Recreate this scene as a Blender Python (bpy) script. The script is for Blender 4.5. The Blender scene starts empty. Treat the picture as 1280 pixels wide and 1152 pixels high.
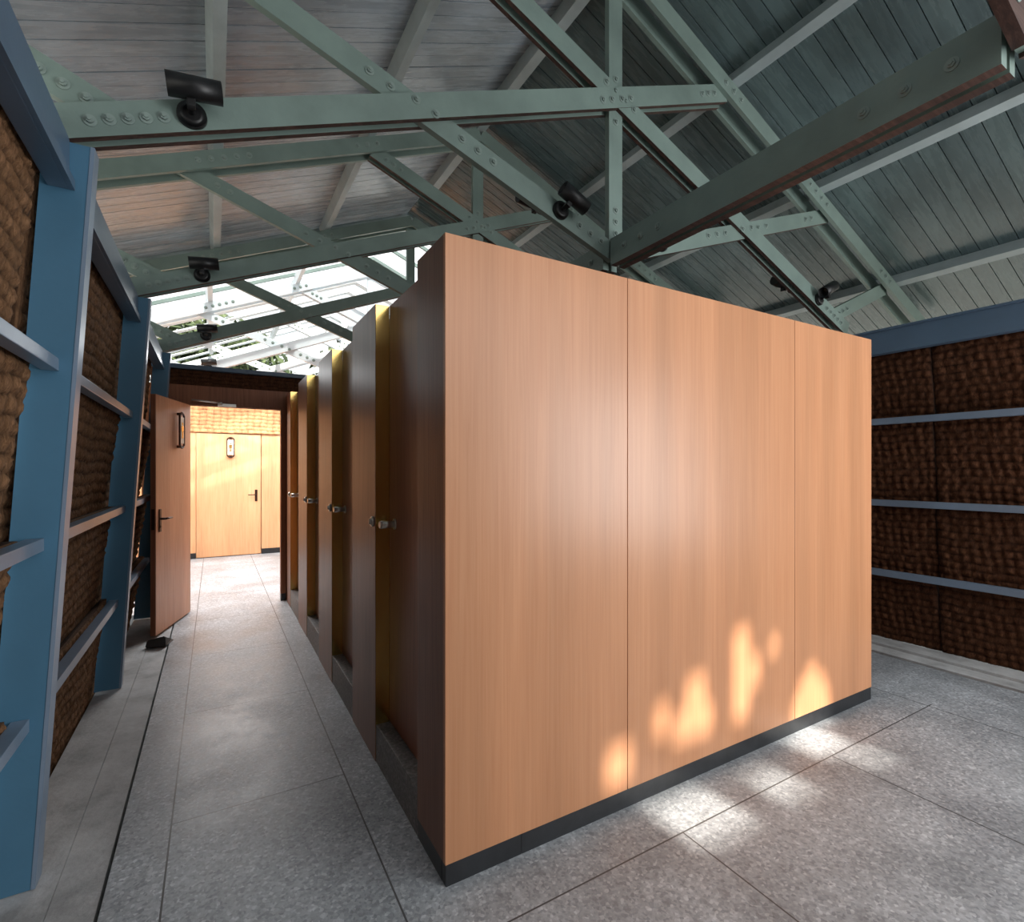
import bpy, bmesh, math, random
from mathutils import Vector, Matrix
import numpy as np

random.seed(7)
SC = bpy.context.scene
COL = SC.collection
H = 1.45                      # camera height

# ------------------------------------------------------------------ materials
def new_mat(name):
    m = bpy.data.materials.new(name)
    m.use_nodes = True
    nt = m.node_tree
    b = nt.nodes['Principled BSDF']
    return m, nt, b

def nd(nt, typ, **kw):
    n = nt.nodes.new(typ)
    for k, v in kw.items():
        setattr(n, k, v)
    return n

def ramp(nt, stops, interp='LINEAR'):
    r = nd(nt, 'ShaderNodeValToRGB')
    r.color_ramp.interpolation = interp
    els = r.color_ramp.elements
    while len(els) < len(stops):
        els.new(0.5)
    for e, (p, c) in zip(els, stops):
        e.position = p
        e.color = (c[0], c[1], c[2], 1)
    return r

def srgb(r, g, b):
    def f(c):
        c /= 255.0
        return c / 12.92 if c <= 0.04045 else ((c + 0.055) / 1.055) ** 2.4
    return (f(r), f(g), f(b))

def coords(nt, scale=(1, 1, 1), rnd=True):
    tc = nd(nt, 'ShaderNodeTexCoord')
    mp = nd(nt, 'ShaderNodeMapping')
    mp.inputs['Scale'].default_value = scale
    if rnd:
        oi = nd(nt, 'ShaderNodeObjectInfo')
        mul = nd(nt, 'ShaderNodeVectorMath', operation='SCALE')
        mul.inputs[0].default_value = (7.3, 3.1, 5.7)
        nt.links.new(oi.outputs['Random'], mul.inputs['Scale'])
        add = nd(nt, 'ShaderNodeVectorMath', operation='ADD')
        nt.links.new(tc.outputs['Object'], add.inputs[0])
        nt.links.new(mul.outputs[0], add.inputs[1])
        nt.links.new(add.outputs[0], mp.inputs['Vector'])
    else:
        nt.links.new(tc.outputs['Object'], mp.inputs['Vector'])
    return mp

def wood(name, dark, mid, light, rough=0.38, scale=(30, 30, 0.9), spec=0.4, bump=0.04):
    m, nt, b = new_mat(name)
    mp = coords(nt, scale)
    n1 = nd(nt, 'ShaderNodeTexNoise')
    n1.inputs['Scale'].default_value = 2.2
    n1.inputs['Detail'].default_value = 9
    n1.inputs['Roughness'].default_value = 0.62
    n1.inputs['Distortion'].default_value = 0.6
    nt.links.new(mp.outputs[0], n1.inputs['Vector'])
    r = ramp(nt, [(0.25, dark), (0.5, mid), (0.75, light)])
    nt.links.new(n1.outputs['Fac'], r.inputs['Fac'])
    mp2 = coords(nt, (scale[0] * 0.09, scale[1] * 0.09, scale[2] * 0.35))
    n2 = nd(nt, 'ShaderNodeTexNoise')
    n2.inputs['Scale'].default_value = 1.6
    n2.inputs['Detail'].default_value = 4
    nt.links.new(mp2.outputs[0], n2.inputs['Vector'])
    r2 = ramp(nt, [(0.3, (0.84, 0.82, 0.80)), (0.7, (1.08, 1.06, 1.05))])
    nt.links.new(n2.outputs['Fac'], r2.inputs['Fac'])
    mx = nd(nt, 'ShaderNodeMix', data_type='RGBA', blend_type='MULTIPLY')
    mx.inputs['Factor'].default_value = 1
    nt.links.new(r.outputs[0], mx.inputs['A'])
    nt.links.new(r2.outputs[0], mx.inputs['B'])
    nt.links.new(mx.outputs['Result'], b.inputs['Base Color'])
    b.inputs['Roughness'].default_value = rough
    b.inputs['Specular IOR Level'].default_value = spec
    bp = nd(nt, 'ShaderNodeBump')
    bp.inputs['Strength'].default_value = bump
    bp.inputs['Distance'].default_value = 0.01
    nt.links.new(n1.outputs['Fac'], bp.inputs['Height'])
    nt.links.new(bp.outputs[0], b.inputs['Normal'])
    return m

def paint(name, col, rough=0.4, var=0.12, scale=3.0, spec=0.5, metal=0.0, bump=0.02):
    m, nt, b = new_mat(name)
    mp = coords(nt)
    n1 = nd(nt, 'ShaderNodeTexNoise')
    n1.inputs['Scale'].default_value = scale
    n1.inputs['Detail'].default_value = 7
    n1.inputs['Roughness'].default_value = 0.6
    nt.links.new(mp.outputs[0], n1.inputs['Vector'])
    lo = tuple(c * (1 - var) for c in col)
    hi = tuple(min(1, c * (1 + var)) for c in col)
    r = ramp(nt, [(0.3, lo), (0.7, hi)])
    nt.links.new(n1.outputs['Fac'], r.inputs['Fac'])
    nt.links.new(r.outputs[0], b.inputs['Base Color'])
    b.inputs['Roughness'].default_value = rough
    b.inputs['Metallic'].default_value = metal
    b.inputs['Specular IOR Level'].default_value = spec
    if bump:
        n2 = nd(nt, 'ShaderNodeTexNoise')
        n2.inputs['Scale'].default_value = 60
        n2.inputs['Detail'].default_value = 4
        nt.links.new(mp.outputs[0], n2.inputs['Vector'])
        bp = nd(nt, 'ShaderNodeBump')
        bp.inputs['Strength'].default_value = bump * 4
        bp.inputs['Distance'].default_value = 0.004
        nt.links.new(n2.outputs['Fac'], bp.inputs['Height'])
        nt.links.new(bp.outputs[0], b.inputs['Normal'])
    return m

def terrazzo(name, joints=True, base=(0.395, 0.42, 0.445), rough=0.42, x0=0.534, y0=1.42, step=1.085):
    m, nt, b = new_mat(name)
    mp = coords(nt, rnd=False)
    big = nd(nt, 'ShaderNodeTexNoise')
    big.inputs['Scale'].default_value = 1.7
    big.inputs['Detail'].default_value = 8
    big.inputs['Roughness'].default_value = 0.68
    nt.links.new(mp.outputs[0], big.inputs['Vector'])
    rb = ramp(nt, [(0.3, tuple(c * 0.62 for c in base)), (0.52, base), (0.72, tuple(c * 1.36 for c in base))])
    nt.links.new(big.outputs['Fac'], rb.inputs['Fac'])
    vo = nd(nt, 'ShaderNodeTexVoronoi')
    vo.inputs['Scale'].default_value = 95
    nt.links.new(mp.outputs[0], vo.inputs['Vector'])
    rv = ramp(nt, [(0.0, (0.5, 0.51, 0.52)), (0.42, (0.95, 0.95, 0.95)), (0.8, (1.1, 1.1, 1.1)), (1.0, (1.7, 1.68, 1.62))])
    sp = nd(nt, 'ShaderNodeSeparateColor')
    nt.links.new(vo.outputs['Color'], sp.inputs[0])
    nt.links.new(sp.outputs[0], rv.inputs['Fac'])
    mx = nd(nt, 'ShaderNodeMix', data_type='RGBA', blend_type='MULTIPLY')
    mx.inputs['Factor'].default_value = 0.62
    nt.links.new(rb.outputs[0], mx.inputs['A'])
    nt.links.new(rv.outputs[0], mx.inputs['B'])
    fine = nd(nt, 'ShaderNodeTexNoise')
    fine.inputs['Scale'].default_value = 34
    fine.inputs['Detail'].default_value = 6
    fine.inputs['Roughness'].default_value = 0.75
    nt.links.new(mp.outputs[0], fine.inputs['Vector'])
    rf = ramp(nt, [(0.32, (0.66, 0.66, 0.66)), (0.68, (1.2, 1.2, 1.2))])
    nt.links.new(fine.outputs['Fac'], rf.inputs['Fac'])
    mx2 = nd(nt, 'ShaderNodeMix', data_type='RGBA', blend_type='MULTIPLY')
    mx2.inputs['Factor'].default_value = 0.7
    nt.links.new(mx.outputs['Result'], mx2.inputs['A'])
    nt.links.new(rf.outputs[0], mx2.inputs['B'])
    out = mx2.outputs['Result']
    if joints:
        sx = nd(nt, 'ShaderNodeSeparateXYZ')
        tc = nd(nt, 'ShaderNodeTexCoord')
        nt.links.new(tc.outputs['Object'], sx.inputs[0])
        def mth(op, a, bb=None):
            n = nd(nt, 'ShaderNodeMath', operation=op)
            for i, v in enumerate((a, bb)):
                if v is None: continue
                if isinstance(v, (int, float)): n.inputs[i].default_value = v
                else: nt.links.new(v, n.inputs[i])
            return n.outputs[0]
        def line(axis, off):
            s = mth('SUBTRACT', sx.outputs[axis], off - step / 2 + 100 * step * -1)
            f = mth('MODULO', s, step)
            d = mth('ABSOLUTE', mth('SUBTRACT', f, step / 2))
            return mth('LESS_THAN', d, 0.0032)
        def single(axis, pos):
            d = mth('ABSOLUTE', mth('SUBTRACT', sx.outputs[axis], pos))
            return mth('LESS_THAN', d, 0.0032)
        # grid lines start right of the corridor border; an extra joint bounds the corridor slabs on the left
        gx = mth('MULTIPLY', line(0, x0), mth('GREATER_THAN', sx.outputs[0], 0.3))
        inner = mth('MULTIPLY', mth('GREATER_THAN', sx.outputs[0], 1.0), mth('MULTIPLY', mth('LESS_THAN', sx.outputs[0], 3.7), mth('GREATER_THAN', sx.outputs[1], y0)))
        gx = mth('MULTIPLY', gx, mth('SUBTRACT', 1.0, inner))
        gy = mth('MULTIPLY', line(1, y0), mth('GREATER_THAN', sx.outputs[0], -0.152))
        side_strip = mth('MULTIPLY', mth('GREATER_THAN', sx.outputs[0], x0), mth('GREATER_THAN', sx.outputs[1], y0 + 0.2))
        side_strip = mth('MULTIPLY', side_strip, mth('LESS_THAN', sx.outputs[0], 1.0))
        gy = mth('MULTIPLY', gy, mth('SUBTRACT', 1.0, side_strip))
        gy2 = mth('MULTIPLY', gy, mth('LESS_THAN', sx.outputs[0], 3.83))
        tot = mth('MAXIMUM', mth('MAXIMUM', gx, gy2), single(0, -0.152))
        mj = nd(nt, 'ShaderNodeMix', data_type='RGBA')
        nt.links.new(tot, mj.inputs['Factor'])
        nt.links.new(out, mj.inputs['A'])
        mj.inputs['B'].default_value = (0.075, 0.075, 0.075, 1)
        out = mj.outputs['Result']
    nt.links.new(out, b.inputs['Base Color'])
    rr = ramp(nt, [(0.3, (rough * 0.75,) * 3), (0.7, (rough * 1.3,) * 3)])
    nt.links.new(big.outputs['Fac'], rr.inputs['Fac'])
    nt.links.new(rr.outputs[0], b.inputs['Roughness'])
    b.inputs['Specular IOR Level'].default_value = 0.45
    bp = nd(nt, 'ShaderNodeBump')
    bp.inputs['Strength'].default_value = 0.12
    bp.inputs['Distance'].default_value = 0.004
    nt.links.new(fine.outputs['Fac'], bp.inputs['Height'])
    nt.links.new(bp.outputs[0], b.inputs['Normal'])
    return m

def concrete(name, base):
    m, nt, b = new_mat(name)
    mp = coords(nt, rnd=False)
    n1 = nd(nt, 'ShaderNodeTexNoise'); n1.inputs['Scale'].default_value = 3.2
    n1.inputs['Detail'].default_value = 9; n1.inputs['Roughness'].default_value = 0.7
    nt.links.new(mp.outputs[0], n1.inputs['Vector'])
    r = ramp(nt, [(0.28, tuple(c * 0.55 for c in base)), (0.5, base), (0.72, tuple(c * 1.35 for c in base))])
    nt.links.new(n1.outputs['Fac'], r.inputs['Fac'])
    nt.links.new(r.outputs[0], b.inputs['Base Color'])
    b.inputs['Roughness'].default_value = 0.75
    n2 = nd(nt, 'ShaderNodeTexNoise'); n2.inputs['Scale'].default_value = 45
    n2.inputs['Detail'].default_value = 6
    nt.links.new(mp.outputs[0], n2.inputs['Vector'])
    bp = nd(nt, 'ShaderNodeBump'); bp.inputs['Strength'].default_value = 0.5
    bp.inputs['Distance'].default_value = 0.008
    nt.links.new(n2.outputs['Fac'], bp.inputs['Height'])
    nt.links.new(bp.outputs[0], b.inputs['Normal'])
    return m

def coir(name, dark, mid, light, stretch=(26, 26, 8)):
    m, nt, b = new_mat(name)
    mp = coords(nt, stretch)
    n1 = nd(nt, 'ShaderNodeTexNoise'); n1.inputs['Scale'].default_value = 3.0
    n1.inputs['Detail'].default_value = 8; n1.inputs['Roughness'].default_value = 0.7
    n1.inputs['Distortion'].default_value = 1.2
    nt.links.new(mp.outputs[0], n1.inputs['Vector'])
    r = ramp(nt, [(0.28, dark), (0.5, mid), (0.74, light)])
    nt.links.new(n1.outputs['Fac'], r.inputs['Fac'])
    # valleys between the bundles are darker (stored height attribute)
    at = nd(nt, 'ShaderNodeAttribute', attribute_name='bundle')
    r2 = ramp(nt, [(0.0, (0.18, 0.16, 0.15)), (0.55, (0.85, 0.83, 0.8)), (1.0, (1.15, 1.12, 1.1))])
    nt.links.new(at.outputs['Fac'], r2.inputs['Fac'])
    mx = nd(nt, 'ShaderNodeMix', data_type='RGBA', blend_type='MULTIPLY')
    mx.inputs['Factor'].default_value = 1
    nt.links.new(r.outputs[0], mx.inputs['A']); nt.links.new(r2.outputs[0], mx.inputs['B'])
    nt.links.new(mx.outputs['Result'], b.inputs['Base Color'])
    b.inputs['Roughness'].default_value = 0.85
    b.inputs['Specular IOR Level'].default_value = 0.2
    bp = nd(nt, 'ShaderNodeBump'); bp.inputs['Strength'].default_value = 0.8
    bp.inputs['Distance'].default_value = 0.006
    nt.links.new(n1.outputs['Fac'], bp.inputs['Height'])
    nt.links.new(bp.outputs[0], b.inputs['Normal'])
    return m

def roof_boards(name, base, rough=0.27):
    m, nt, b = new_mat(name)
    geo = nd(nt, 'ShaderNodeNewGeometry')
    mp = coords(nt, (1.1, 9, 1.1), rnd=False)
    n1 = nd(nt, 'ShaderNodeTexNoise'); n1.inputs['Scale'].default_value = 2.6
    n1.inputs['Detail'].default_value = 8; n1.inputs['Roughness'].default_value = 0.65
    n1.inputs['Distortion'].default_value = 0.3
    nt.links.new(mp.outputs[0], n1.inputs['Vector'])
    r = ramp(nt, [(0.24, tuple(c * 0.74 for c in base)), (0.5, base), (0.76, tuple(c * 1.12 for c in base))])
    nt.links.new(n1.outputs['Fac'], r.inputs['Fac'])
    r2 = ramp(nt, [(0.0, (0.82, 0.83, 0.85)), (1.0, (1.08, 1.08, 1.07))])
    nt.links.new(geo.outputs['Random Per Island'], r2.inputs['Fac'])
    mx = nd(nt, 'ShaderNodeMix', data_type='RGBA', blend_type='MULTIPLY')
    mx.inputs['Factor'].default_value = 1
    nt.links.new(r.outputs[0], mx.inputs['A']); nt.links.new(r2.outputs[0], mx.inputs['B'])
    nt.links.new(mx.outputs['Result'], b.inputs['Base Color'])
    mp3 = coords(nt, (0.7, 0.9, 0.7), rnd=False)
    n3 = nd(nt, 'ShaderNodeTexNoise'); n3.inputs['Scale'].default_value = 1.7
    n3.inputs['Detail'].default_value = 6; n3.inputs['Roughness'].default_value = 0.6
    nt.links.new(mp3.outputs[0], n3.inputs['Vector'])
    r3 = ramp(nt, [(0.40, (1, 1, 1)), (0.66, (0.60, 0.575, 0.56))])
    nt.links.new(n3.outputs['Fac'], r3.inputs['Fac'])
    mx3 = nd(nt, 'ShaderNodeMix', data_type='RGBA', blend_type='MULTIPLY')
    mx3.inputs['Factor'].default_value = 0.75
    nt.links.new(mx.outputs['Result'], mx3.inputs['A']); nt.links.new(r3.outputs[0], mx3.inputs['B'])
    nt.links.new(mx3.outputs['Result'], b.inputs['Base Color'])
    rr = ramp(nt, [(0.3, (rough * 0.7,) * 3), (0.7, (rough * 1.3,) * 3)])
    nt.links.new(n1.outputs['Fac'], rr.inputs['Fac'])
    nt.links.new(rr.outputs[0], b.inputs['Roughness'])
    b.inputs['Specular IOR Level'].default_value = 0.75
    bp = nd(nt, 'ShaderNodeBump'); bp.inputs['Strength'].default_value = 0.1
    bp.inputs['Distance'].default_value = 0.01
    nt.links.new(n1.outputs['Fac'], bp.inputs['Height'])
    nt.links.new(bp.outputs[0], b.inputs['Normal'])
    return m

M = {}
M['front'] = wood('honey_veneer', srgb(196, 136, 98), srgb(203, 146, 107), srgb(209, 154, 116), rough=0.34, scale=(42, 42, 0.7), bump=0.03)
M['side'] = wood('walnut_veneer', srgb(106, 66, 49), srgb(132, 88, 67), srgb(150, 106, 84), rough=0.4, spec=0.55)
M['recess'] = wood('brown_veneer', srgb(116, 68, 48), srgb(144, 90, 66), srgb(160, 108, 80), rough=0.4, spec=0.5)
M['door'] = wood('pink_oak_veneer', srgb(186, 128, 96), srgb(204, 148, 116), srgb(214, 164, 132), rough=0.4)
M['far'] = wood('pale_oak_veneer', srgb(208, 156, 112), srgb(222, 172, 128), srgb(230, 186, 144), rough=0.45)
M['header'] = wood('brown_header_veneer', srgb(118, 70, 42), srgb(142, 88, 56), srgb(158, 102, 68), rough=0.45)
M['edge'] = paint('pale_edge', srgb(205, 165, 125), 0.5)
M['black'] = paint('black_paint', srgb(22, 22, 23), 0.42, spec=0.5)
M['kick'] = paint('black_stone_skirting', srgb(38, 40, 43), 0.3, var=0.35, scale=9)
M['floor'] = terrazzo('terrazzo')
M['step'] = terrazzo('terrazzo_step', joints=False, base=(0.19, 0.185, 0.18), rough=0.5)
M['kerb'] = concrete('worn_concrete', (0.47, 0.475, 0.475))
M['gutter'] = concrete('dark_concrete', (0.06, 0.06, 0.06))
M['blue'] = paint('blue_steel_paint', srgb(76, 120, 148), 0.36, var=0.10, scale=2.0, spec=0.55)
M['slate'] = paint('slate_blue_paint', srgb(84, 106, 128), 0.36, var=0.12, scale=2.0)
M['rail'] = paint('grey_blue_rail_paint', srgb(122, 140, 160), 0.36, var=0.12)
M['green'] = paint('sage_green_paint', srgb(122, 140, 133), 0.45, var=0.13, scale=4.5, bump=0.04)
M['pale'] = paint('pale_sunlit_paint', srgb(212, 221, 226), 0.5, var=0.04)  # skylight brightness painted into far trusses and purlins; the slats are white
M['under'] = wood('bare_brown_timber', srgb(38, 26, 22), srgb(66, 46, 40), srgb(96, 72, 64), rough=0.7, scale=(1.2, 30, 30), bump=0.3)
M['purlin'] = paint('grey_white_purlin_paint', srgb(166, 178, 180), 0.45, var=0.14, scale=5, bump=0.04)
M['bolt'] = paint('painted_bolt', srgb(136, 152, 146), 0.42, var=0.1)
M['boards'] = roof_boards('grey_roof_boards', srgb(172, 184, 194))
M['boards_r'] = roof_boards('shaded_green_grey_roof_boards', srgb(98, 116, 118))  # right slope gets little light; that shade is put into the board colour
M['dark'] = paint('dark_backing', (0.012, 0.012, 0.012), 0.9)
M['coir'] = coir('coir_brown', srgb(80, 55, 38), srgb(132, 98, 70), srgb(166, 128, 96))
M['coir_d'] = coir('coir_shaded', srgb(44, 26, 16), srgb(78, 48, 30), srgb(106, 70, 45))  # right-wall coir with its shade put into a darker colour
M['coir_p'] = coir('coir_sunlit', srgb(190, 128, 84), srgb(222, 164, 118), srgb(238, 190, 148))  # vestibule brightness put into the coir colour
M['brass'] = paint('brushed_brass', srgb(252, 216, 132), 0.22, var=0.08, scale=6, metal=1.0, bump=0)
M['steel'] = paint('brushed_steel', srgb(214, 210, 202), 0.36, var=0.06, metal=1.0, bump=0)
M['bronze'] = paint('dark_bronze', srgb(62, 40, 30), 0.4, var=0.15, metal=0.6, bump=0.01)
M['ivory'] = paint('ivory_plate', srgb(236, 224, 206), 0.4, var=0.03)
M['outside'] = concrete('pale_gravel', (0.42, 0.41, 0.38))
M['stone'] = paint('dark_rubber', srgb(44, 40, 38), 0.6, var=0.3)
M['rear'] = paint('added_rear_wall_paint', srgb(150, 148, 142), 0.7)

def leaf_mat():
    m, nt, b = new_mat('green_leaves')
    geo = nd(nt, 'ShaderNodeNewGeometry')
    r = ramp(nt, [(0, srgb(44, 58, 36)), (0.5, srgb(70, 86, 54)), (1, srgb(104, 118, 80))])
    nt.links.new(geo.outputs['Random Per Island'], r.inputs['Fac'])
    nt.links.new(r.outputs[0], b.inputs['Base Color'])
    b.inputs['Roughness'].default_value = 0.6
    return m
M['leaf'] = leaf_mat()
M['bark'] = paint('bark', srgb(84, 70, 58), 0.9, var=0.3)

def glass_mat():
    m, nt, b = new_mat('roof_glass')
    nt.nodes.remove(b)
    out = [n for n in nt.nodes if n.type == 'OUTPUT_MATERIAL'][0]
    tr = nd(nt, 'ShaderNodeBsdfTransparent'); tr.inputs[0].default_value = (0.93, 0.96, 0.98, 1)
    tl = nd(nt, 'ShaderNodeBsdfTranslucent'); tl.inputs[0].default_value = (0.95, 0.97, 1, 1)
    gl = nd(nt, 'ShaderNodeBsdfGlossy'); gl.inputs['Roughness'].default_value = 0.08
    m1 = nd(nt, 'ShaderNodeMixShader'); m1.inputs[0].default_value = 0.45
    nt.links.new(tr.outputs[0], m1.inputs[1]); nt.links.new(tl.outputs[0], m1.inputs[2])
    m2 = nd(nt, 'ShaderNodeMixShader'); m2.inputs[0].default_value = 0.06
    nt.links.new(m1.outputs[0], m2.inputs[1]); nt.links.new(gl.outputs[0], m2.inputs[2])
    nt.links.new(m2.outputs[0], out.inputs['Surface'])
    return m
M['glass'] = glass_mat()

# ------------------------------------------------------------------ mesh helpers
class MB:
    """collects boxes and cylinders; build() links them as ONE mesh object"""
    def __init__(s):
        s.bm = bmesh.new()
    def _fin(s, verts, mat):
        pass
    def box(s, x0, x1, y0, y1, z0, z1, mi=0, mat=None, bev=0.0):
        vs = [s.bm.verts.new(p) for p in ((x0, y0, z0), (x1, y0, z0), (x1, y1, z0), (x0, y1, z0),
                                          (x0, y0, z1), (x1, y0, z1), (x1, y1, z1), (x0, y1, z1))]
        fs = [s.bm.faces.new([vs[i] for i in q]) for q in
              ((3, 2, 1, 0), (4, 5, 6, 7), (0, 1, 5, 4), (1, 2, 6, 5), (2, 3, 7, 6), (3, 0, 4, 7))]
        for f in fs: f.material_index = mi
        if bev:
            es = list({e for f in fs for e in f.edges})
            r = bmesh.ops.bevel(s.bm, geom=es, offset=bev, segments=2, profile=0.7, affect='EDGES')
            vs = list({v for v in r['verts']} | {v for v in vs if v.is_valid})
        if mat is not None:
            bmesh.ops.transform(s.bm, matrix=mat, verts=vs)
        return fs
    def hexa(s, pts, mi=0):
        """8 points, bottom ring then top ring"""
        vs = [s.bm.verts.new(p) for p in pts]
        fs = [s.bm.faces.new([vs[i] for i in q]) for q in
              ((3, 2, 1, 0), (4, 5, 6, 7), (0, 1, 5, 4), (1, 2, 6, 5), (2, 3, 7, 6), (3, 0, 4, 7))]
        for f in fs: f.material_index = mi
        return fs
    def cyl(s, p0, p1, r0, r1=None, n=20, mi=0, caps=True):
        r1 = r0 if r1 is None else r1
        p0 = Vector(p0); p1 = Vector(p1)
        d = (p1 - p0).normalized()
        a = d.orthogonal().normalized(); b = d.cross(a)
        A = []; B = []
        for i in range(n):
            t = 2 * math.pi * i / n
            o = a * math.cos(t) + b * math.sin(t)
            A.append(s.bm.verts.new(p0 + o * r0)); B.append(s.bm.verts.new(p1 + o * r1))
        for i in range(n):
            j = (i + 1) % n
            f = s.bm.faces.new((A[i], A[j], B[j], B[i])); f.material_index = mi; f.smooth = True
        if caps:
            f = s.bm.faces.new(A[::-1]); f.material_index = mi
            f = s.bm.faces.new(B); f.material_index = mi
    def tube(s, p0, p1, ro, ri, n=24, mi=0):
        """open tube with wall thickness"""
        p0 = Vector(p0); p1 = Vector(p1)
        d = (p1 - p0).normalized()
        a = d.orthogonal().normalized(); b = d.cross(a)
        rings = []
        for p, r in ((p0, ro), (p1, ro), (p1, ri), (p0 + d * 0.02, ri)):
            rings.append([s.bm.verts.new(p + (a * math.cos(2 * math.pi * i / n) + b * math.sin(2 * math.pi * i / n)) * r) for i in range(n)])
        for k in range(3):
            for i in range(n):
                j = (i + 1) % n
                f = s.bm.faces.new((rings[k][i], rings[k][j], rings[k + 1][j], rings[k + 1][i])); f.material_index = mi; f.smooth = True
        s.bm.faces.new(rings[0][::-1]).material_index = mi
        s.bm.faces.new(rings[3]).material_index = mi
    def build(s, name, mats, parent=None, loc=None):
        bmesh.ops.recalc_face_normals(s.bm, faces=s.bm.faces[:])
        me = bpy.data.meshes.new(name)
        s.bm.to_mesh(me); s.bm.free()
        if not isinstance(mats, (list, tuple)): mats = [mats]
        for m in mats: me.materials.append(m)
        o = bpy.data.objects.new(name, me)
        COL.objects.link(o)
        if parent is not None: o.parent = parent
        if loc is not None: o.location = loc
        return o

def empty(name, loc=(0, 0, 0), rz=0):
    o = bpy.data.objects.new(name, None)
    o.empty_display_size = 0.1
    COL.objects.link(o); o.location = loc; o.rotation_euler = (0, 0, rz)
    return o

def tag(o, label=None, cat=None, group=None, kind=None):
    if label: o['label'] = label
    if cat: o['category'] = cat
    if group: o['group'] = group
    if kind: o['kind'] = kind
    return o

def struct(o):
    o['kind'] = 'structure'; return o

def kids(o): return [c for c in bpy.data.objects if c.parent == o]

def copy_tree(o, parent=None):
    c = o.copy(); COL.objects.link(c); c.parent = parent
    for ch in kids(o): copy_tree(ch, c)
    return c

# ------------------------------------------------------------------ layout numbers
XC = 2.115                                  # centre line of the building
BX0, BX1, BY0 = 0.691, 3.59, 1.644          # cubicle block
BY1 = 6.12
BTOP = H + 0.823
TR_DY = 1.88
POSTS = [2.36, 4.24, 6.12]                  # front faces of the posts / trusses
def xin(z): return -0.373 + (z - H - 1.18) * 0.062       # inner edge of left wall posts at height z
def rz_(x): return H + 3.08 - 0.412 * abs(x - XC)       # rafter centre line
ENDY = 6.19                                 # end partition
ROOF_END = 6.27

# ------------------------------------------------------------------ floor & kerbs
m = MB(); m.box(-0.325, 4.53, -2.6, 10.2, -0.12, 0.0)
struct(m.build('floor', M['floor']))
m = MB()
m.box(-0.476, -0.338, -2.6, 6.1, -0.12, -0.008)
m.box(-0.672, -0.478, -2.6, 6.1, -0.12, -0.004)
m.box(-0.339, -0.324, -2.6, 6.1, -0.12, -0.055, mi=1)
struct(m.build('trim_1', [M['kerb'], M['gutter']]))
m = MB()
m.box(4.545, 4.70, -2.6, 6.1, -0.12, 0.012)
m.box(4.704, 4.90, -2.6, 6.1, -0.12, 0.03)
m.box(4.529, 4.546, -2.6, 6.1, -0.12, -0.03, mi=1)
struct(m.build('trim_2', [M['kerb'], M['gutter']]))
m = MB(); m.box(-40, 40, -30, 60, -0.4, -0.2)
struct(m.build('ground', M['outside']))

# ------------------------------------------------------------------ cubicle block
blk = empty('toilet_cubicle_block', (BX0, BY0, 0))
tag(blk, 'freestanding honey wood toilet cubicle block with brown corridor doors, on grey terrazzo floor', 'toilet cubicles')
W = BX1 - BX0; D = BY1 - BY0
KH = 0.078
seams = [0.0, 1.533 - BX0, 2.761 - BX0, W]
for i in range(3):
    m = MB()
    m.box(seams[i] + (0.0 if i == 0 else 0.0018), seams[i + 1] - (0.0018 if i < 2 else 0), 0, 0.02, KH, BTOP, bev=0.0012)
    m.build('front_panel', M['front'], blk)
m = MB()                                    # backing behind the seams, top, far faces
m.box(0.02, W - 0.02, 0.021, 0.045, KH, BTOP - 0.002)
m.build('backing_board', M['black'], blk)
m = MB(); m.box(W - 0.02, W, 0.0205, D - 0.01, KH, BTOP)
m.build('side_panel', M['front'], blk)
m = MB(); m.box(0.13, W - 0.021, 0.05, D - 0.01, BTOP - 0.03, BTOP - 0.006)
m.build('top_panel', M['recess'], blk)
m = MB()                                    # dark end panel on the corridor side
DY = [(1.926, 2.53), (3.02, 3.62), (4.12, 4.71), (5.22, 5.82)]
m.box(0.0, 0.02, 0.0205, DY[0][0] - BY0, KH, BTOP, bev=0.001)
m.box(0.02, 0.11, DY[0][0] - BY0 - 0.02, DY[0][0] - BY0, 0.185, BTOP)
m.build('end_panel', M['side'], blk)
m = MB()                                    # black skirting
m.box(0.004, 0.31, 0.003, 0.04, 0, KH - 0.001); m.box(0.312, W, 0.003, 0.04, 0, KH - 0.001)
m.box(0.003, 0.04, 0.041, DY[0][0] - BY0, 0, KH - 0.001)
m.build('skirting', M['kick'], blk)
m = MB()                                    # terrazzo step under the doors
m.box(0.003, 0.5, DY[0][0] - BY0 + 0.001, D - 0.01, 0, 0.185, bev=0.004)
m.build('plinth', M['step'], blk)
def make_cubicle_door(y0, y1):
    d = MB(); d.box(0.07, 0.105, y0 - BY0 + 0.003, y1 - BY0 - 0.002, 0.19, BTOP, bev=0.001)
    d = d.build('door', M['recess'], blk)
    yk = y1 - BY0 - 0.09
    k = MB()
    k.cyl((0.07, yk, 1.185), (0.064, yk, 1.185), 0.027, n=24)
    k.cyl((0.064, yk, 1.185), (0.002, yk, 1.185), 0.0165, 0.0185, n=24)
    k.cyl((0.002, yk, 1.185), (-0.006, yk, 1.185), 0.0185, 0.0165, n=24)
    k.build('door_knob', M['steel'], d)
    return d
for a, b in DY: make_cubicle_door(a, b)
PIL = [(2.53, 3.02), (3.62, 4.12), (4.71, 5.22), (5.82, 6.10)]
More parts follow.
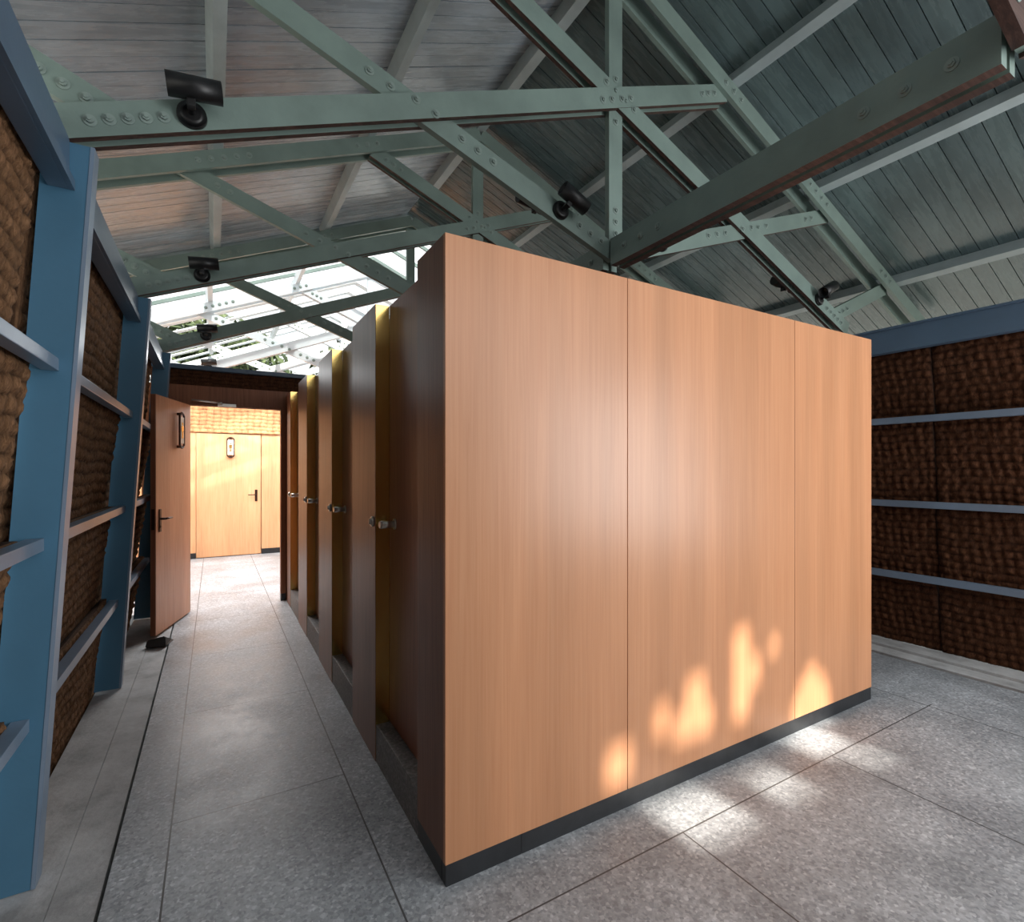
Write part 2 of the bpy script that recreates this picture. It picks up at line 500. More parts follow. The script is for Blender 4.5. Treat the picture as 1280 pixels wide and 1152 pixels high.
for a, b in PIL:
    p = MB(); p.box(0.0, 0.069, a - BY0 + 0.003, b - BY0, 0.001, BTOP, bev=0.001)
    p = p.build('pilaster', M['side'], blk)
    e = MB(); e.box(0.0015, 0.070, a - BY0, a - BY0 + 0.0028, 0.02, BTOP)
    e.build('brass_edge', M['brass'], p)
    yk = a - BY0 + 0.045
    k = MB()
    k.cyl((0, yk, 1.19), (-0.011, yk, 1.19), 0.026, 0.025, n=24)
    k.cyl((-0.011, yk, 1.19), (-0.015, yk, 1.19), 0.018, 0.016, n=24)
    k.box(-0.022, -0.0145, yk - 0.004, yk + 0.004, 1.177, 1.203)
    k.build('lock_rose', M['steel'], p)

# ------------------------------------------------------------------ left and right wall frames
def make_post(y):
    root = empty('steel_post', (xin(0), y, 0))
    x0 = xin(0)
    zt = H + 1.165
    m = MB()
    def sect(xa, xb, ya, yb, top_in=0.0):
        # xa/xb offsets from the leaning inner edge
        pts = []
        for z in (0.0, zt):
            off = xin(z) - x0
            for (x, yy) in ((xa, ya), (xb, ya), (xb, yb), (xa, yb)):
                pts.append((x + off, yy, z))
        return pts
    m.hexa(sect(-0.142, -0.012, 0.0, 0.012))          # web facing the room front
    fl = MB()
    fl.hexa(sect(-0.012, 0.0, -0.002, 0.075))          # inner flange
    web = m.build('web', M['blue'], root)
    fl.build('flange', M['rail'], root)  # light from the right is put into the flange's paler paint
    b = MB(); b.hexa(sect(-0.142, -0.132, 0.012, 0.016)); b.build('rear_flange', M['blue'], root)
    # cap bolts beside the truss seat
    for k in range(3):
        q = MB()
        off = xin(zt) - x0
        yy = -0.001
        c = Vector((off - 0.125 + k * 0.016, yy, zt - 0.03 - k * 0.035))
        q.cyl(c, c + Vector((0, -0.006, 0)), 0.011, n=12)
        q.cyl(c + Vector((0, -0.006, 0)), c + Vector((0, -0.018, 0)), 0.007, n=6)
        q.build('bolt', M['slate'], web)
    return root
PL = ['blue steel wall post nearest the camera, standing on left concrete kerb',
      'second blue steel wall post from the camera, on left kerb',
      'far blue steel wall post half hidden behind the open wooden door']
posts = []
for i, y in enumerate(POSTS):
    p = make_post(y)
    tag(p, PL[i], 'post', 'blue posts along the left wall'); posts.append(p)

ORD = ['nearest', 'second', 'far']
RZ = [0.57, 1.19, 1.82]
RZN = ['lowest', 'middle', 'upper']
bays = [(-0.2, POSTS[0]), (POSTS[0] + 0.014, POSTS[1]), (POSTS[1] + 0.014, POSTS[2])]
BN = ['before the nearest blue post', 'between nearest and second posts', 'between second post and open door']
for bi, (ya, yb) in enumerate(bays):
    for ri, z in enumerate(RZ):
        m = MB(); L = yb - ya - 0.004
        m.box(-0.026, 0.022, 0, L, -0.022, 0.022, bev=0.003)
        o = m.build('wall_rail', M['rail'], None, (xin(z) - 0.072, ya + 0.002, z))
        tag(o, '%s grey-blue rail on left coir wall %s' % (RZN[ri], BN[bi]), 'rail', 'rails of the left wall')
    m = MB(); L = yb - ya - 0.004
    m.box(-0.03, 0.03, 0, L, -0.09, 0.09, bev=0.003)
    m.box(0.03, 0.045, 0, L, -0.09, -0.055)
    o = m.build('wall_plate', M['slate'], None, (xin(H + 1.08) - 0.095, ya + 0.002, H + 1.085))
    tag(o, 'slate blue top beam of left wall %s' % BN[bi], 'beam', 'top beams of the left wall')

# right wall
def xr(z): return 2 * XC - xin(z)
for ri, z in enumerate(RZ):
    m = MB(); m.box(-0.028, 0.028, 0, 6.2, -0.025, 0.025, bev=0.003)
    zz = [0.594, 1.178, 1.845][ri]
    o = m.build('wall_rail', M['rail'], None, (xr(zz) + 0.085, -0.2, zz))
    tag(o, '%s long blue steel rail across the dark right coir wall' % RZN[ri], 'rail', 'rails of the right wall')
m = MB(); m.box(-0.04, 0.04, 0, 6.2, -0.095, 0.095, bev=0.003); m.box(-0.06, 0.02, 0, 6.2, 0.085, 0.1, bev=0.002)
o = m.build('wall_plate', M['slate'], None, (xr(H + 1.03) + 0.06, -0.2, H + 1.03))
tag(o, 'slate blue steel top beam along the right wall above the dark coir', 'beam')

# coir mats: displaced grid with rows of sewn bundles
def coir_mesh(w, h, side, seed, cell=(0.075, 0.062), amp=0.016, res=0.0095, lean=0.062, skew=0.0):
    rng = np.random.RandomState(seed)
    nu = int(w / res) + 1; nv = int(h / res) + 1
    u = np.linspace(0, w, nu); v = np.linspace(0, h, nv)
    U, V = np.meshgrid(u, v)
    ru = rng.rand(64) * 6.28
    warp = 0.006 * np.sin(U * 9 + ru[0]) + 0.004 * np.sin(U * 31 + ru[1] + V * 5)
    row = (V + warp) / cell[1]
    ri = np.floor(row).astype(int)
    offs = rng.rand(400) * 0.25
    colp = (U + 0.006 * np.sin(V * 13 + ru[2])) / cell[0] + offs[ri % 400]
    ci = np.floor(colp).astype(int)
    hr = np.abs(np.sin(np.pi * row)) ** 0.5
    hc = np.abs(np.sin(np.pi * colp)) ** 0.45
    rnd = rng.rand(400, 80)
    hb = hr * (0.35 + 0.65 * hc) * (0.75 + 0.4 * rnd[ri % 400, ci % 80])
    edge = np.minimum(np.minimum(U, w - U) / 0.02, 1.0)
    hb = hb * (0.35 + 0.65 * edge)
    bulge = 0.012 * np.sin(V * 3.3 + ru[3]) * np.sin(U * 4.0 + ru[4])
    Dp = hb * amp + bulge + rng.randn(nv, nu) * 0.0017 + 0.004 * np.sin(U * 83 + V * 21 + ru[5]) * np.sin(V * 47 + ru[6] + 3 * np.sin(U * 11))
    X = side * Dp - side * lean * (h - V) * 0
    Y = U + skew * (h - V) / h * (U / w)
    n = nu * nv
    co = np.zeros((n, 3))
    co[:, 0] = (X + side * 0.0).ravel(); co[:, 1] = Y.ravel(); co[:, 2] = V.ravel()
    co[:, 0] += (-1 if side > 0 else 1) * lean * (h - co[:, 2])
    idx = np.arange(n).reshape(nv, nu)
    q = np.stack([idx[:-1, :-1], idx[:-1, 1:], idx[1:, 1:], idx[1:, :-1]], -1).reshape(-1, 4)
    # back sheet: four corners set 25 mm behind, and rim strips
    bk = co.copy(); bk = bk[[0, nu - 1, n - 1, n - nu]]; bk[:, 0] -= side * 0.03
    allv = np.vstack([co, bk])
    faces = [tuple(f) for f in q.tolist()]
    b0, b1, b2, b3 = n, n + 1, n + 2, n + 3
    faces.append((b0, b3, b2, b1))
    faces.append(tuple([b0, b1] + idx[0, ::-1].tolist()))
    faces.append(tuple([b3] + idx[-1, :].tolist() + [b2]))
    faces.append(tuple([b0] + idx[:, 0].tolist() + [b3]))
    faces.append(tuple([b1, b2] + idx[::-1, -1].tolist()))
    me = bpy.data.meshes.new('coir_mat')
    me.from_pydata(allv.tolist(), [], faces)
    at = me.attributes.new('bundle', 'FLOAT', 'POINT')
    vals = np.concatenate([np.clip(hb, 0, 1.1).ravel(), np.zeros(4)])
    at.data.foreach_set('value', vals.astype(np.float32))
    me.polygons.foreach_set('use_smooth', [True] * len(me.polygons))
    me.update()
    return me

def coir_mat(y0, w, z0, z1, side, seed, mat, ot, ob, skew=0.0, **kw):
    """one mat of a wall cell: set ot behind the leaning inner post edge at its top and ob at its bottom"""
    h = z1 - z0
    if side > 0:
        xt, xb = xin(z1) - ot, xin(z0) - ob
    else:
        xt, xb = xr(z1) + ot, xr(z0) + ob
    me = coir_mesh(w, h, side, seed, skew=skew, lean=abs(xt - xb) / h, **kw)
    me.materials.append(mat)
    o = bpy.data.objects.new('coir_mat', me); COL.objects.link(o)
    o.location = (xt - side * 0.016, y0, z0)
    return o
CELLS = [(-0.13, 0.61, 'lowest'), (0.556, 1.21, 'lower'), (1.186, 1.84, 'upper'), (1.816, 2.69, 'topmost')]
sd = 11
for bi, (ya, yb, gap, where) in enumerate([
        (1.30, POSTS[0], 0.035, 'before the nearest blue post, at left frame edge'),
        (POSTS[0] + 0.018, POSTS[1], 0.03, 'between the nearest and second blue posts'),
        (POSTS[1] + 0.018, POSTS[2], 0.012, 'between the second blue post and open door')]):
    for ci, (za, zb, nm) in enumerate(CELLS):
        sd += 1
        top = ci == 3
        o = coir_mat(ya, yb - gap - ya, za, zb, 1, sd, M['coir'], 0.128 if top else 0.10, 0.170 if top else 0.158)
        tag(o, '%s brown coir mat %s' % (nm, where), 'coir mat', 'coir mats of the left wall')
RC = [(0.02, 0.612, 'lowest'), (0.588, 1.196, 'lower'), (1.172, 1.862, 'upper'), (1.838, 2.46, 'topmost')]
for (ya, w, where) in ((0.55, 1.211, 'right of the seam on the right wall'), (1.766, 0.90, 'left of the seam beside the cubicle block')):
    for (za, zb, nm) in RC:
        sd += 1
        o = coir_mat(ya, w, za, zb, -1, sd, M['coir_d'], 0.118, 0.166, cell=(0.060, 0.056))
        tag(o, '%s dark coir mat %s' % (nm, where), 'coir mat', 'coir mats of the right wall')
# plain continuation of the right wall behind the block and towards the rear
m = MB()
for (ya, yb) in ((-2.6, 0.545), (2.67, 6.15)):
    z0, z1 = 0.0, H + 0.93
    a0 = xr(z0) + 0.135; a1 = xr(z1) + 0.135
    m.hexa([(a0, ya, z0), (a0 + 0.04, ya, z0), (a0 + 0.04, yb, z0), (a0, yb, z0), (a1, ya, z1), (a1 + 0.04, ya, z1), (a1 + 0.04, yb, z1), (a1, yb, z1)])
struct(m.build('wall_right', M['coir_d']))
m = MB()
z0, z1 = 0.0, H + 0.95
a0 = xin(z0) - 0.15; a1 = xin(z1) - 0.15
m.hexa([(a0 - 0.04, -2.6, z0), (a0, -2.6, z0), (a0, 1.29, z0), (a0 - 0.04, 1.29, z0), (a1 - 0.04, -2.6, z1), (a1, -2.6, z1), (a1, 1.29, z1), (a1 - 0.04, 1.29, z1)])
struct(m.build('wall_left', M['coir']))

# ------------------------------------------------------------------ roof trusses
def bolt_mesh():
    m = MB()
    m.cyl((0, 0, 0), (0, -0.004, 0), 0.021, n=18)
    m.cyl((0, -0.004, 0), (0, -0.014, 0), 0.0125, n=6)
    m.cyl((0, -0.014, 0), (0, -0.019, 0), 0.0065, n=8)
    o = m.build('bolt', M['bolt'])
    me = o.data
    bpy.data.objects.remove(o)
    return me
BOLT = bolt_mesh()
def add_bolt(parent, x, z, y):
    o = bpy.data.objects.new('bolt', BOLT); COL.objects.link(o)
    o.parent = parent; o.location = (x, y, z)

def member(name, root, p0, p1, h, slabs, mat=None, under=True, bev=0.002):
    """timbers along p0->p1 in the XZ plane; slabs = list of (y0, y1); origin of the truss plane at y=0"""
    m = MB()
    p0 = Vector((p0[0], 0, p0[1])); p1 = Vector((p1[0], 0, p1[1]))
    d = p1 - p0; L = d.length; d.normalize()
    if d.x < 0 and abs(d.x) > 1e-4:
        p0, p1 = p1, p0; d = -d
    n = Vector((-d.z, 0, d.x))
    R = Matrix(((d.x, 0, n.x, p0.x), (d.y, 1, n.y, 0), (d.z, 0, n.z, p0.z), (0, 0, 0, 1)))
    for (y0, y1) in slabs:
        fs = m.box(0, L, y0, y1, -h / 2, h / 2)
        if under: fs[0].material_index = 1
        vs = list({v for f in fs for v in f.verts})
        bmesh.ops.transform(m.bm, matrix=R, verts=vs)
    return m.build(name, [mat or M['green'], M['under']], root)

HH = 0.118
DBL = [(-0.048, -0.019), (0.019, 0.048)]
DBL2 = [(-0.044, -0.0195), (0.0195, 0.044)]
OUT = [(-0.078, -0.049), (0.049, 0.078)]
CEN = [(-0.019, 0.019)]
CEN2 = [(-0.0175, 0.0175)]
def chz(x): return H + 1.21 + 0.399 * (x + 0.5)
def dgz(x): return H + 1.335 + 0.345 * (2.1 - x)
def mir(x): return 2 * XC - x

def make_truss():
    root = empty('roof_truss', (0, 0, 0))
    lc = member('bottom_chord', root, (-0.50, chz(-0.50)), (3.10, chz(3.10)), HH, DBL)
    rc = member('bottom_chord', root, (mir(-0.50), chz(-0.50)), (mir(3.10), chz(3.10)), HH, DBL2)
    lr = member('rafter', root, (-1.95, rz_(-1.95)), (XC - 0.005, rz_(XC)), HH, OUT, under=False)
    rr = member('rafter', root, (mir(-1.95), rz_(-1.95)), (XC + 0.005, rz_(XC)), HH, OUT, under=False)
    kp = member('king_post', root, (XC, H + 1.28), (XC, H + 3.0), 0.105, CEN, under=False)
    ld = member('diagonal_brace', root, (-0.22, dgz(-0.22)), (XC - 0.01, dgz(XC) - 0.01), 0.112, CEN2, under=False)
    rd = member('diagonal_brace', root, (mir(-0.22), dgz(-0.22)), (XC + 0.01, dgz(XC) - 0.01), 0.112, CEN2)
    hs = lambda x: H + 1.322 + 0.44 * (-0.35 - x)
    ls = member('heel_strut', root, (-0.31, hs(-0.31)), (-1.22, hs(-1.22)), 0.112, CEN2, under=False)
    rs = member('heel_strut', root, (mir(-0.31), hs(-0.31)), (mir(-1.22), hs(-1.22)), 0.112, CEN2, under=False)
    F = -0.048
    for s, ch, f, ff in ((0, lc, lambda x: x, F), (1, rc, mir, -0.044)):
        for x in (-0.385, -0.33, -0.275, -0.22, -0.165):
            add_bolt(ch, f(x), chz(x) - 0.005, ff)
        for x in (0.835, 0.935):
            add_bolt(ch, f(x), dgz(x), ff)
        for x in (1.99, 2.06, 2.14, 2.21):
            add_bolt(ch, f(x), chz(x) + (0.02 if s else -0.012), ff)
        for x in (2.86, 2.92, 2.98):
            add_bolt(ch, f(x), chz(x), ff)
    for dg, f in ((ld, lambda x: x), (rd, mir)):
        for x in (0.62, 0.72, 1.09, 1.18, 1.27, 1.84, 1.92, 2.0, 0.02, 0.10):
            add_bolt(dg, f(x), dgz(x), -0.0175)
    for st, f in ((ls, lambda x: x), (rs, mir)):
        for x in (-0.40, -0.465, -0.53):
            add_bolt(st, f(x), hs(x), -0.0175)
    for z in (1.44, 1.51, 1.58, 2.12, 2.38):
        add_bolt(kp, XC, H + z, -0.019)
    for rf, f in ((lr, lambda x: x), (rr, mir)):
        for x in (-0.10, -0.02, 0.06, 0.14, 0.22, 1.0, 1.08, 1.16, -1.15, -1.07, -0.99):
            add_bolt(rf, f(x), rz_(x), -0.078)
    return root
T_Y = [POSTS[0] + 0.03 + TR_DY * k for k in range(-1, 6)]
T_Y[0] = 0.555
t0 = make_truss(); t0.location = (0, T_Y[1], 0)
TL = ['roof truss mostly out of frame, only its brown foot showing at the top right',
      'nearest full grey-green bolted timber roof truss, resting on the nearest blue post',
      'second grey-green bolted roof truss, resting on the second blue post',
      'third dark green roof truss, silhouetted under the glass roof above the door partition',
      'first pale sunlit truss beyond the door partition under the glass roof',
      'second pale sunlit truss beyond the door partition',
      'farthest pale truss seen through the bright lattice above the partition']
trusses = []
for k, y in enumerate(T_Y):
    t = t0 if k == 1 else copy_tree(t0)
    t.location = (0, y, 0)
    tag(t, TL[k], 'roof truss', 'roof trusses')
    if k == 0:
        for c in kids(t):
            if c.name.startswith('diagonal_brace'):
                c.material_slots[0].link = 'OBJECT'; c.material_slots[0].material = M['under']
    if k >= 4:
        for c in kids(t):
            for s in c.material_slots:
                s.link = 'OBJECT'; s.material = M['pale']  # same sage trusses, skylight glare painted in as a pale colour
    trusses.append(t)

# longitudinal tie beams between king post feet
for k in range(0, 3):
    ya, yb = T_Y[k] + 0.034, T_Y[k + 1] - 0.034
    root = empty('tie_beam', (XC, ya, H + 1.31))
    L = yb - ya
    for (xa, xb) in ((-0.055, -0.012), (0.012, 0.055)):
        m = MB()
        fs = m.box(xa, xb, 0, L, -0.08, 0.08); fs[0].material_index = 1
        pl = m.build('plank', [M['green'], M['under']], root)
        if xa < 0:
            for yy in (0.12, 0.25, 0.38, L - 0.38, L - 0.25, L - 0.12):
                q = bpy.data.objects.new('bolt', BOLT); COL.objects.link(q); q.parent = pl
                q.rotation_euler = (0, 0, -math.pi / 2); q.location = (xa, yy, 0.0)
    tag(root, ['heavy dark green double tie beam running toward the camera at top right',
               'tie beam between the nearest and second trusses, just above the cubicle block',
               'tie beam between the second and third trusses, hidden behind the cubicle block top'][k], 'beam', 'tie beams under the ridge')

# purlins
PN = ['nearest the ridge', 'halfway down', 'lowest, near the eave']
def purlin(x, label, grp, w=0.07, h=0.095, y0=-2.5, y1=6.25, mat=None):
    m = MB(); m.box(-w / 2, w / 2, 0, y1 - y0, 0, h, bev=0.003)
    s = math.atan(0.412) * (1 if x < XC else -1)
    z = rz_(x) + HH / 2 / math.cos(s) + 0.001
    o = m.build('purlin', mat or M['purlin'], None, (x, y0, z))
    o.rotation_euler = (0, -s, 0)
    tag(o, label, 'purlin', grp)
for i, dx in enumerate((1.05, 2.14, 3.42)):
    purlin(XC - dx + (0.05 if i < 2 else 0), 'pale grey purlin under the left roof slope, %s' % PN[i], 'purlins')
    purlin(XC + dx, 'grey-green purlin under the right roof slope, %s' % PN[i], 'purlins')
m = MB(); m.box(-0.04, 0.04, 0, 7.9, 0, 0.12, bev=0.003)
o = m.build('ridge_beam', M['purlin'], None, (XC, -2.5, rz_(XC) + 0.035))
tag(o, 'grey ridge beam running along the peak where both roof slopes meet', 'beam')

# roof boards: both slopes, laid down the slope
def slope_boards(y0, y1, sgn, mi, m, xe=2.0, pitch=0.12, gap=0.006, zoff=0.168, th=0.02, jit=True):
    y = y0
    while y < y1 - 0.01:
        yb = min(y + pitch - gap, y1)
        xa, xb = XC, XC + sgn * (XC + xe)
        za, zb = rz_(xa) + zoff, rz_(xb) + zoff
        j = random.uniform(-0.002, 0.002) if jit else 0
        pts = [(xa, y, za + j), (xb, y, zb + j), (xb, yb, zb + j), (xa, yb, za + j)]
        m.hexa(pts + [(p[0], p[1], p[2] + th) for p in pts], mi)
        y += pitch
m = MB()
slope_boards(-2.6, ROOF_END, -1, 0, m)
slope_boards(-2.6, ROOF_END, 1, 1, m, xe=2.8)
for sgn in (-1, 1):
    xa, xb = XC, XC + sgn * (XC + (2.02 if sgn < 0 else 2.82))
    za, zb = rz_(xa) + 0.192, rz_(xb) + 0.192
    pts = [(xa, -2.6, za), (xb, -2.6, zb), (xb, ROOF_END, zb), (xa, ROOF_END, za)]
    m.hexa(pts + [(p[0], p[1], p[2] + 0.02) for p in pts], 2)
struct(m.build('ceiling', [M['boards'], M['boards_r'], M['dark']]))
# fascia closing the boarded roof
m = MB()
for sgn in (-1, 1):
    xa, xb = XC, XC + sgn * (XC + 2.0)
    za, zb = rz_(xa), rz_(xb)
    pts = [(xa, ROOF_END + 0.002, za + 0.06), (xb, ROOF_END + 0.002, zb + 0.06), (xb, ROOF_END + 0.05, zb + 0.06), (xa, ROOF_END + 0.05, za + 0.06)]
    m.hexa(pts + [(p[0], p[1], p[2] + 0.17) for p in pts])
struct(m.build('trim_3', M['purlin']))

# glazed roof over the vestibule
GY0, GY1 = ROOF_END + 0.055, 8.25
m = MB()
for sgn in (-1, 1):
    xa, xb = XC, XC + sgn * (XC + 2.0)
    za, zb = rz_(xa) + 0.2, rz_(xb) + 0.2
    pts = [(xa, GY0, za), (xb, GY0, zb), (xb, GY1, zb), (xa, GY1, za)]
    m.hexa(pts + [(p[0], p[1], p[2] + 0.008) for p in pts])
gl = struct(m.build('window_1', M['glass']))
for y in (6.75, 7.3, 7.85):
    b = MB()
    for sgn in (-1, 1):
        xa, xb = XC, XC + sgn * (XC + 2.0)
        za, zb = rz_(xa) + 0.15, rz_(xb) + 0.15
        pts = [(xa, y, za), (xb, y, zb), (xb, y + 0.035, zb), (xa, y + 0.035, za)]
        b.hexa(pts + [(p[0], p[1], p[2] + 0.048) for p in pts])
    b.build('glazing_bar', M['green'], gl)
for i, dx in enumerate((1.07, 2.16, 3.42)):
    for sgn, sd in ((-1, 'left'), (1, 'right')):
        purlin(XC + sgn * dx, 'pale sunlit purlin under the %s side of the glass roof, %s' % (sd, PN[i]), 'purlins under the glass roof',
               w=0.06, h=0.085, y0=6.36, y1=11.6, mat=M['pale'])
# white slat lattice beyond
ys = 8.4
k = 0
LAT = empty('slatted_pergola_roof', (XC, 8.05, rz_(XC) + 0.16))
tag(LAT, 'white slatted lattice roof far beyond the door partition', 'pergola')
while ys < 11.9:
    b = MB()
    for sgn in (-1, 1):
        xa, xb = 0, sgn * (XC + 1.9)
        za, zb = 0, -0.412 * abs(xb)
        pts = [(xa, ys - 8.05, za), (xb, ys - 8.05, zb), (xb, ys - 7.90, zb), (xa, ys - 7.90, za)]
        b.hexa(pts + [(p[0], p[1], p[2] + 0.02) for p in pts])
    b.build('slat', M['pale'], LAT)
    ys += 0.56

# ------------------------------------------------------------------ end partition with doorway
DX0, DX1 = -0.215, 0.635
DTOP = H + 0.665
wb = MB()
wb.box(-0.62, DX0 - 0.02, ENDY, ENDY + 0.06, 0, H + 0.87)
wb.box(DX0 - 0.02, DX1 + 0.02, ENDY, ENDY + 0.06, DTOP, H + 0.87)
wb.box(DX1 + 0.02, 4.9, ENDY, ENDY + 0.06, 0, H + 0.87)
wall = struct(wb.build('wall_back', M['header']))
j = MB()
j.box(DX0 - 0.02, DX0, ENDY - 0.012, ENDY + 0.07, 0, DTOP + 0.02)
j.box(DX1, DX1 + 0.05, ENDY - 0.02, ENDY + 0.07, 0.08, DTOP + 0.02)
j.box(DX0, DX1, ENDY - 0.012, ENDY + 0.07, DTOP, DTOP + 0.02)
j.build('door_frame', M['header'], wall)
j = MB(); j.box(DX1, DX1 + 0.05, ENDY - 0.022, ENDY + 0.072, 0, 0.079); j.build('skirting', M['kick'], wall)
j = MB(); j.box(DX1 - 0.003, DX1, ENDY + 0.0, ENDY + 0.02, H + 0.4, DTOP - 0.01); j.build('strike_plate', M['brass'], wall)
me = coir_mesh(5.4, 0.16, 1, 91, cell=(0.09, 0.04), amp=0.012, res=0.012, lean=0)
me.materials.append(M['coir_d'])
o = bpy.data.objects.new('coir_strip', me); COL.objects.link(o); o.parent = wall
o.rotation_euler = (0, 0, -math.pi / 2); o.location = (-0.55, ENDY + 0.03, H + 0.87)
j = MB(); j.box(-0.55, 4.9, ENDY - 0.03, ENDY + 0.09, H + 1.03, H + 1.075, bev=0.004); j.build('cap_rail', M['slate'], wall)

def door_sign(parent, x, z, ysgn, y):
    """stand-off rounded frame with a pale insert carrying a small figure; faces -y of the leaf"""
    f = MB()
    w, h, t = 0.058, 0.175, 0.014
    y1 = y - 0.045
    f.box(x - w, x - w + t, y1, y1 + 0.016, z - h + 0.03, z + h - 0.03, bev=0.003)
    f.box(x + w - t, x + w, y1, y1 + 0.016, z - h + 0.03, z + h - 0.03, bev=0.003)
    n = 10
    for sg in (1, -1):
        cz = z + sg * (h - w)
        pv = None
        for i in range(n + 1):
            a = math.pi * i / n
            p = Vector((x + (w - t / 2) * math.cos(a), y1 + 0.008, cz + sg * (w - t / 2) * math.sin(a)))
            if pv is not None: f.cyl(pv, p, 0.008, n=8)
            pv = p
        f.box(x - 0.02, x + 0.02, y1 + 0.008, y, z + sg * (h - 0.02) - 0.012, z + sg * (h - 0.02) + 0.012)
    fr = f.build('sign_frame', M['bronze'], parent)
    p = MB(); p.box(x - w + t, x + w - t, y1 + 0.004, y1 + 0.010, z - h + 0.05, z + h - 0.05, bev=0.002)
    p.build('sign_plate', M['ivory'], parent)
    g = MB()
    yy = y1 + 0.004
    g.cyl((x, yy, z + 0.062), (x, yy - 0.003, z + 0.062), 0.012, n=16)
    g.box(x - 0.016, x + 0.016, yy - 0.003, yy, z - 0.012, z + 0.044)
    g.box(x - 0.026, x - 0.018, yy - 0.003, yy, z - 0.008, z + 0.042)
    g.box(x + 0.018, x + 0.026, yy - 0.003, yy, z - 0.008, z + 0.042)
    g.box(x - 0.014, x - 0.002, yy - 0.003, yy, z - 0.075, z - 0.012)
    g.box(x + 0.002, x + 0.014, yy - 0.003, yy, z - 0.075, z - 0.012)
    g.build('sign_figure', M['brass'], parent)

def lever(parent, x, y, z, dirx):
    f = MB()
    f.box(x - 0.02, x + 0.02, y - 0.008, y, z - 0.115, z + 0.085, bev=0.004)
    f.cyl((x, y - 0.008, z), (x, y - 0.045, z), 0.010, n=12)
    f.cyl((x, y - 0.045, z), (x + dirx * 0.125, y - 0.05, z), 0.009, 0.008, n=12)
    f.cyl((x, y - 0.008, z - 0.07), (x, y - 0.012, z - 0.07), 0.011, n=12)
    f.build('door_handle', M['bronze'], parent)

# open door: hinge at doorway left, swung into the corridor
hx, hy, fx, fy = -0.213, 6.10, -0.437, 5.36
LW = math.hypot(hx - fx, hy - fy)
d1 = empty('door_1', (fx, fy, 0), math.atan2(hy - fy, hx - fx))
struct(d1)
tag(d1, 'open pinkish wooden door leaf with lever handle, standing open into the corridor', 'door')
m = MB(); m.box(0, LW, 0, 0.042, 0.014, H + 0.655, bev=0.002); m.build('door_leaf', M['door'], d1)
m = MB(); m.box(-0.002, 0, 0.002, 0.040, 0.016, H + 0.653); m.build('leaf_edge', M['recess'], d1)
m = MB(); m.box(-0.004, -0.0021, 0.008, 0.034, 0.93, 1.11); m.build('lock_plate', M['bronze'], d1)
lever(d1, 0.075, 0.0, 1.02, 1)
door_sign(d1, LW * 0.60, H + 0.375, -1, 0.0)
# closer arm on the header
m = MB()
m.box(0.03, 0.20, ENDY - 0.035, ENDY - 0.0125, DTOP - 0.002, DTOP + 0.03, bev=0.004)
m.cyl((0.06, ENDY - 0.05, DTOP + 0.035), (-0.20, ENDY - 0.12, DTOP + 0.04), 0.008, n=8)
m.cyl((0.06, ENDY - 0.05, DTOP + 0.012), (0.06, ENDY - 0.05, DTOP + 0.042), 0.012, n=12)
m.build('door_closer', M['steel'], wall)
# wedge holding the door
m = MB()
m.hexa([(-0.06, -0.05, 0), (0.06, -0.05, 0), (0.06, 0.10, 0), (-0.06, 0.10, 0),
        (-0.05, -0.045, 0.05), (0.055, -0.045, 0.072), (0.04, 0.09, 0.012), (-0.045, 0.09, 0.012)])
bmesh.ops.bevel(m.bm, geom=m.bm.edges[:], offset=0.006, segments=2, affect='EDGES')
o = m.build('door_wedge', M['stone'], None, (-0.40, 5.12, 0.0))
o.rotation_euler = (0, 0, -0.3); o.scale = (1.25, 1.25, 1.25)
tag(o, 'small dark door wedge on the floor under the open door edge', 'door wedge')

# vestibule beyond
VY = 9.8
wf = MB()
wf.box(-1.2, -0.262, VY, VY + 0.06, 0.09, H + 0.61)
wf.box(0.705, 3.2, VY, VY + 0.06, 0.09, H + 0.61)
wf.box(-0.262, 0.705, VY + 0.045, VY + 0.06, 0.0, H + 0.61)
wfar = struct(wf.build('wall_far', M['far']))
k = MB(); k.box(-1.2, -0.262, VY - 0.006, VY + 0.05, 0, 0.089); k.box(0.705, 3.2, VY - 0.006, VY + 0.05, 0, 0.089)
k.build('skirting', M['kick'], wfar)
me = coir_mesh(4.4, 0.62, 1, 95, cell=(0.10, 0.062), amp=0.02, res=0.014, lean=0)
me.materials.append(M['coir_p'])
o = bpy.data.objects.new('coir_strip', me); COL.objects.link(o); o.parent = wfar
o.rotation_euler = (0, 0, -math.pi / 2); o.location = (-1.2, VY - 0.02, H + 0.612)
d2 = MB(); d2.box(-0.255, 0.690, VY - 0.008, VY + 0.04, 0.012, H + 0.60, bev=0.002)
d2 = struct(d2.build('door_2', M['far']))
tag(d2, 'closed pale oak door at the far end of the bright vestibule', 'door')
lever(d2, 0.62, VY - 0.008, H - 0.425, -1)
door_sign(d2, 0.235, H + 0.375, -1, VY - 0.008)
# vestibule side walls
m = MB(); m.box(-1.26, -1.2, 6.3, VY + 0.06, 0, H + 0.9); struct(m.build('wall_vestibule_left', M['far']))
m = MB(); m.box(3.2, 3.26, 6.3, VY + 0.06, 0, H + 0.9); struct(m.build('wall_vestibule_right', M['far']))
m = MB(); m.box(-1.2, -0.34, 6.3, VY, -0.1, 0.0); struct(m.build('trim_4', M['kerb']))

